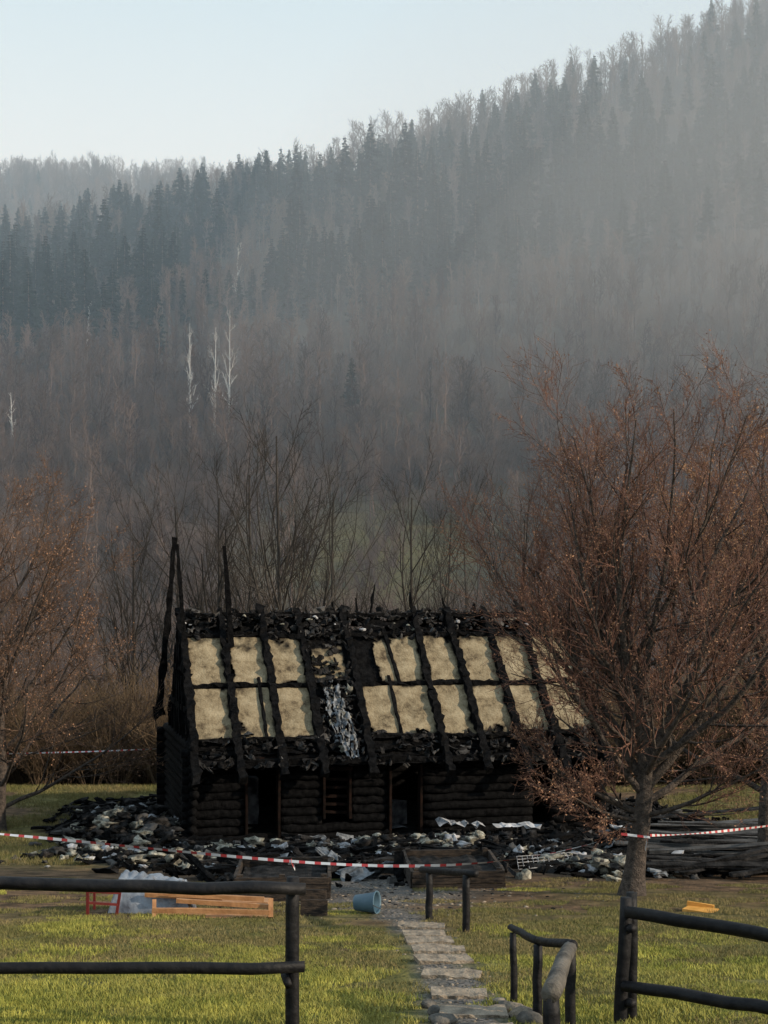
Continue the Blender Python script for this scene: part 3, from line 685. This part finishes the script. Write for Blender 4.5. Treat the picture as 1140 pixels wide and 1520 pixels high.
# ---------------- fences
def wpost(b,px,D,top_z,r,dx=0): 
    x=(px-570)/F*D; b.log((x,D,gz(x,D)-.25),(x+dx,D,top_z),r,r*.95,n=6,sides=12,jit=.003)
f1=empty('log_fence'); b=B(); D=10.7
wpost(b,434,D,-2.1,.052); 
b.log((-3.45,D+.02,gz(-3.4,D)-.2),(-3.45,D,-2.02),.052,n=6); b.log((-6.3,D+.02,gz(-6.3,D)-.2),(-6.3,D,-2.0),.052,n=6)
b.obj('posts',[BLKSTAIN],f1,True); b=B()
b.log((-6.5,D-.1,-2.06),(-.56,D-.1,-2.175),.05,.046,n=16,jit=.006); b.log((-6.5,D-.1,-2.75),(-.58,D-.1,-2.73),.04,.043,n=16,jit=.006)
b.log((-.72,D-.03,-2.8),(-.68,D-.12,-2.86),.03,n=2)
b.obj('rails',[BLKSTAIN],f1,True)
f2=empty('log_fence'); b=B()
wpost(b,938,11.05,W(0,1325,11.05)[2],.045); wpost(b,918,10.9,W(0,1332,10.9)[2],.05,.06)
b.log((4.3,9.0,gz(4.3,9)-.2),(4.3,9,-1.9),.05,n=6)
b.obj('posts',[BLKSTAIN],f2,True); b=B()
p=Vector(W(932,1352,10.85));q=Vector(W(1140,1388,10.1)); b.log(p,q+(q-p)*1.6,.046,.05,n=14,jit=.005)
p=Vector(W(926,1462,10.85));q=Vector(W(1140,1497,10.1)); b.log(p,q+(q-p)*1.6,.043,.05,n=14,jit=.009)
for px,py in((932,1378),(932,1488)): p=Vector(W(px,py,10.9)); b.log(p,p+Vector((.02,-.1,.02)),.035,n=2)
b.obj('rails',[BLKSTAIN],f2,True)
h1=empty('path_handrail'); b=B()
wpost(b,762,11.9,W(0,1385,11.9)[2],.03); wpost(b,798,11.2,W(0,1402,11.2)[2],.038); wpost(b,847,10.7,W(0,1408,10.7)[2],.04); wpost(b,818,9.6,W(0,1480,9.6)[2],.06)
b.obj('posts',[BLKSTAIN],h1,True); b=B()
p=W(758,1376,12.0);q=W(800,1398,11.2);r=W(852,1402,10.7); b.log(p,q,.028,.032,n=5,jit=.003); b.log(q,r,.032,.035,n=5,jit=.003)
b.log(W(846,1405,10.75),W(818,1474,9.55),.052,.07,n=8,jit=.003,mi=1)
b.obj('rails',[BLKSTAIN,GREYLOG],h1,True)
h2=empty('short_handrail'); b=B()
wpost(b,637,18.3,W(0,1296,18.3)[2],.045); wpost(b,692,17.0,W(0,1300,17)[2],.045); b.obj('posts',[BLKSTAIN],h2,True)
b=B(); b.log(W(626,1291,18.6),W(706,1297,16.8),.045,n=6,jit=.003); b.obj('rail',[BLKSTAIN],h2,True)
# ---------------- barrier tape
def tape(name,pts,w=.042):
    pts=[Vector(p) for p in pts]; 
    path=[]
    for i in range(len(pts)-1):
        n=max(1,int((pts[i+1]-pts[i]).length/.045)); 
        for k in range(n): path.append(pts[i].lerp(pts[i+1],k/n))
    path.append(pts[-1]); vs=[];fs=[];m=[]
    for i,p in enumerate(path):
        tw=.9*math.sin(i*.045)+.6*math.sin(i*.0151+1); up=Vector((0,math.sin(tw),math.cos(tw)))*w/2; vs+=[p-up,p+up]
    for i in range(len(path)-1): fs.append((2*i,2*i+2,2*i+3,2*i+1)); m.append(1 if i%5<2 else 0)
    return mesh_np(name,[tuple(v) for v in vs],fs,[TW,TR],midx=m)
def curve(pp): 
    pp=np.array(pp,float); t=pp[:,0]; px=np.linspace(t[0],t[-1],24); 
    c=np.polyfit(t,pp[:,1],min(4,len(t)-1)); D=np.interp(px,t,pp[:,2]); return [W(a,float(np.polyval(c,a)),d) for a,d in zip(px,D)]
tape('barrier_tape',curve([(-250,1218,23),(0,1239,22.8),(200,1256,22.3),(432,1278,21.8),(570,1287,21.5),(700,1283,21.3),(820,1264,21.4),(928,1238,21.5)]))
tape('barrier_tape',[W(922,1238,21.45),W(965,1243,21.4)]); tape('barrier_tape',[W(962,1238,21.5),W(958,1262,21.45)],.05); tape('barrier_tape',[W(432,1277,21.8),W(438,1290,21.8)],.06)
tape('barrier_tape',curve([(965,1240,21.7),(1050,1236,24),(1140,1226,26),(1300,1210,30)]))
tape('barrier_tape',curve([(-250,1130,45),(0,1119,45),(120,1116,44),(243,1111,43)]))
# ---------------- mist
def vol(name,dens,col,an=.0):
    m=bpy.data.materials.new(name);m.use_nodes=True;nt=m.node_tree;nt.nodes.clear()
    o=nt.nodes.new('ShaderNodeOutputMaterial');s=nt.nodes.new('ShaderNodeVolumeScatter');s.inputs['Density'].default_value=dens;s.inputs['Color'].default_value=(*col,1);s.inputs['Anisotropy'].default_value=an
    nt.links.new(s.outputs[0],o.inputs['Volume']); return m
b=B(); b.beam((-700,790,145),(700,790,145),1430,370,0,1); b.obj('valley_mist',[vol('mist_air',.0007,(.64,.84,1))])
import bmesh
mm=vol('mist_bank_air',.0008,(.98,.98,.94))
for k,s in enumerate((1.25,.95,.65)):
    bm=bmesh.new(); bmesh.ops.create_icosphere(bm,subdivisions=5,radius=1)
    me=bpy.data.meshes.new('mist_bank'); bm.to_mesh(me); bm.free(); me.materials.append(mm)
    o=link(bpy.data.objects.new('mist_bank',me)); o.location=(165,330,70); o.scale=(165*s,200*s,72*s); o.rotation_euler=(0,-.15,0)
# ---------------- light, world, camera
S=Vector((.88,-.32,.40)).normalized()
su=bpy.data.lights.new('sun','SUN'); su.energy=5.0; su.angle=math.radians(.6); su.color=(1,.84,.65)
so_=link(bpy.data.objects.new('sun',su)); so_.rotation_euler=S.to_track_quat('Z','Y').to_euler(); so_.location=(40,-20,40)
w=bpy.data.worlds.new('World'); scene.world=w; w.use_nodes=True; nt=w.node_tree; bg=nt.nodes['Background']
sk=nt.nodes.new('ShaderNodeTexSky'); sk.sky_type='NISHITA'; sk.sun_disc=False; sk.sun_elevation=math.asin(S.z); sk.sun_rotation=math.atan2(S.x,S.y); sk.dust_density=3; sk.air_density=1.2; sk.ozone_density=1.5
# thin high haze: whitish veil, stronger towards the horizon
tc=nt.nodes.new('ShaderNodeTexCoord'); sx=nt.nodes.new('ShaderNodeSeparateXYZ'); nt.links.new(tc.outputs['Generated'],sx.inputs[0])
mr=nt.nodes.new('ShaderNodeMapRange'); mr.inputs[1].default_value=.22; mr.inputs[2].default_value=.9; nt.links.new(sx.outputs[2],mr.inputs[0])
cr=nt.nodes.new('ShaderNodeValToRGB'); nt.links.new(mr.outputs[0],cr.inputs[0]); cr.color_ramp.elements[0].color=(.64,.7,.73,1); cr.color_ramp.elements[1].color=(.38,.5,.62,1)
e_=cr.color_ramp.elements.new(.27); e_.color=(.38,.51,.59,1)
sc=nt.nodes.new('ShaderNodeVectorMath'); sc.operation='SCALE'; sc.inputs[3].default_value=12.0; nt.links.new(cr.outputs[0],sc.inputs[0])
mx=nt.nodes.new('ShaderNodeMix'); mx.data_type='RGBA'; mx.inputs[0].default_value=.85; nt.links.new(sk.outputs[0],mx.inputs[6]); nt.links.new(sc.outputs[0],mx.inputs[7])
nt.links.new(mx.outputs[2],bg.inputs[0]); bg.inputs[1].default_value=.15
cam=bpy.data.cameras.new('camera'); cam.lens=52; cam.sensor_width=36; cam.sensor_fit='AUTO'; cam.shift_y=110/1520; cam.clip_end=6000; cam.clip_start=.1
co=link(bpy.data.objects.new('camera',cam)); co.rotation_euler=(math.pi/2,0,0); scene.camera=co
scene.view_settings.view_transform='Standard'; scene.view_settings.look='None'; scene.view_settings.exposure=0
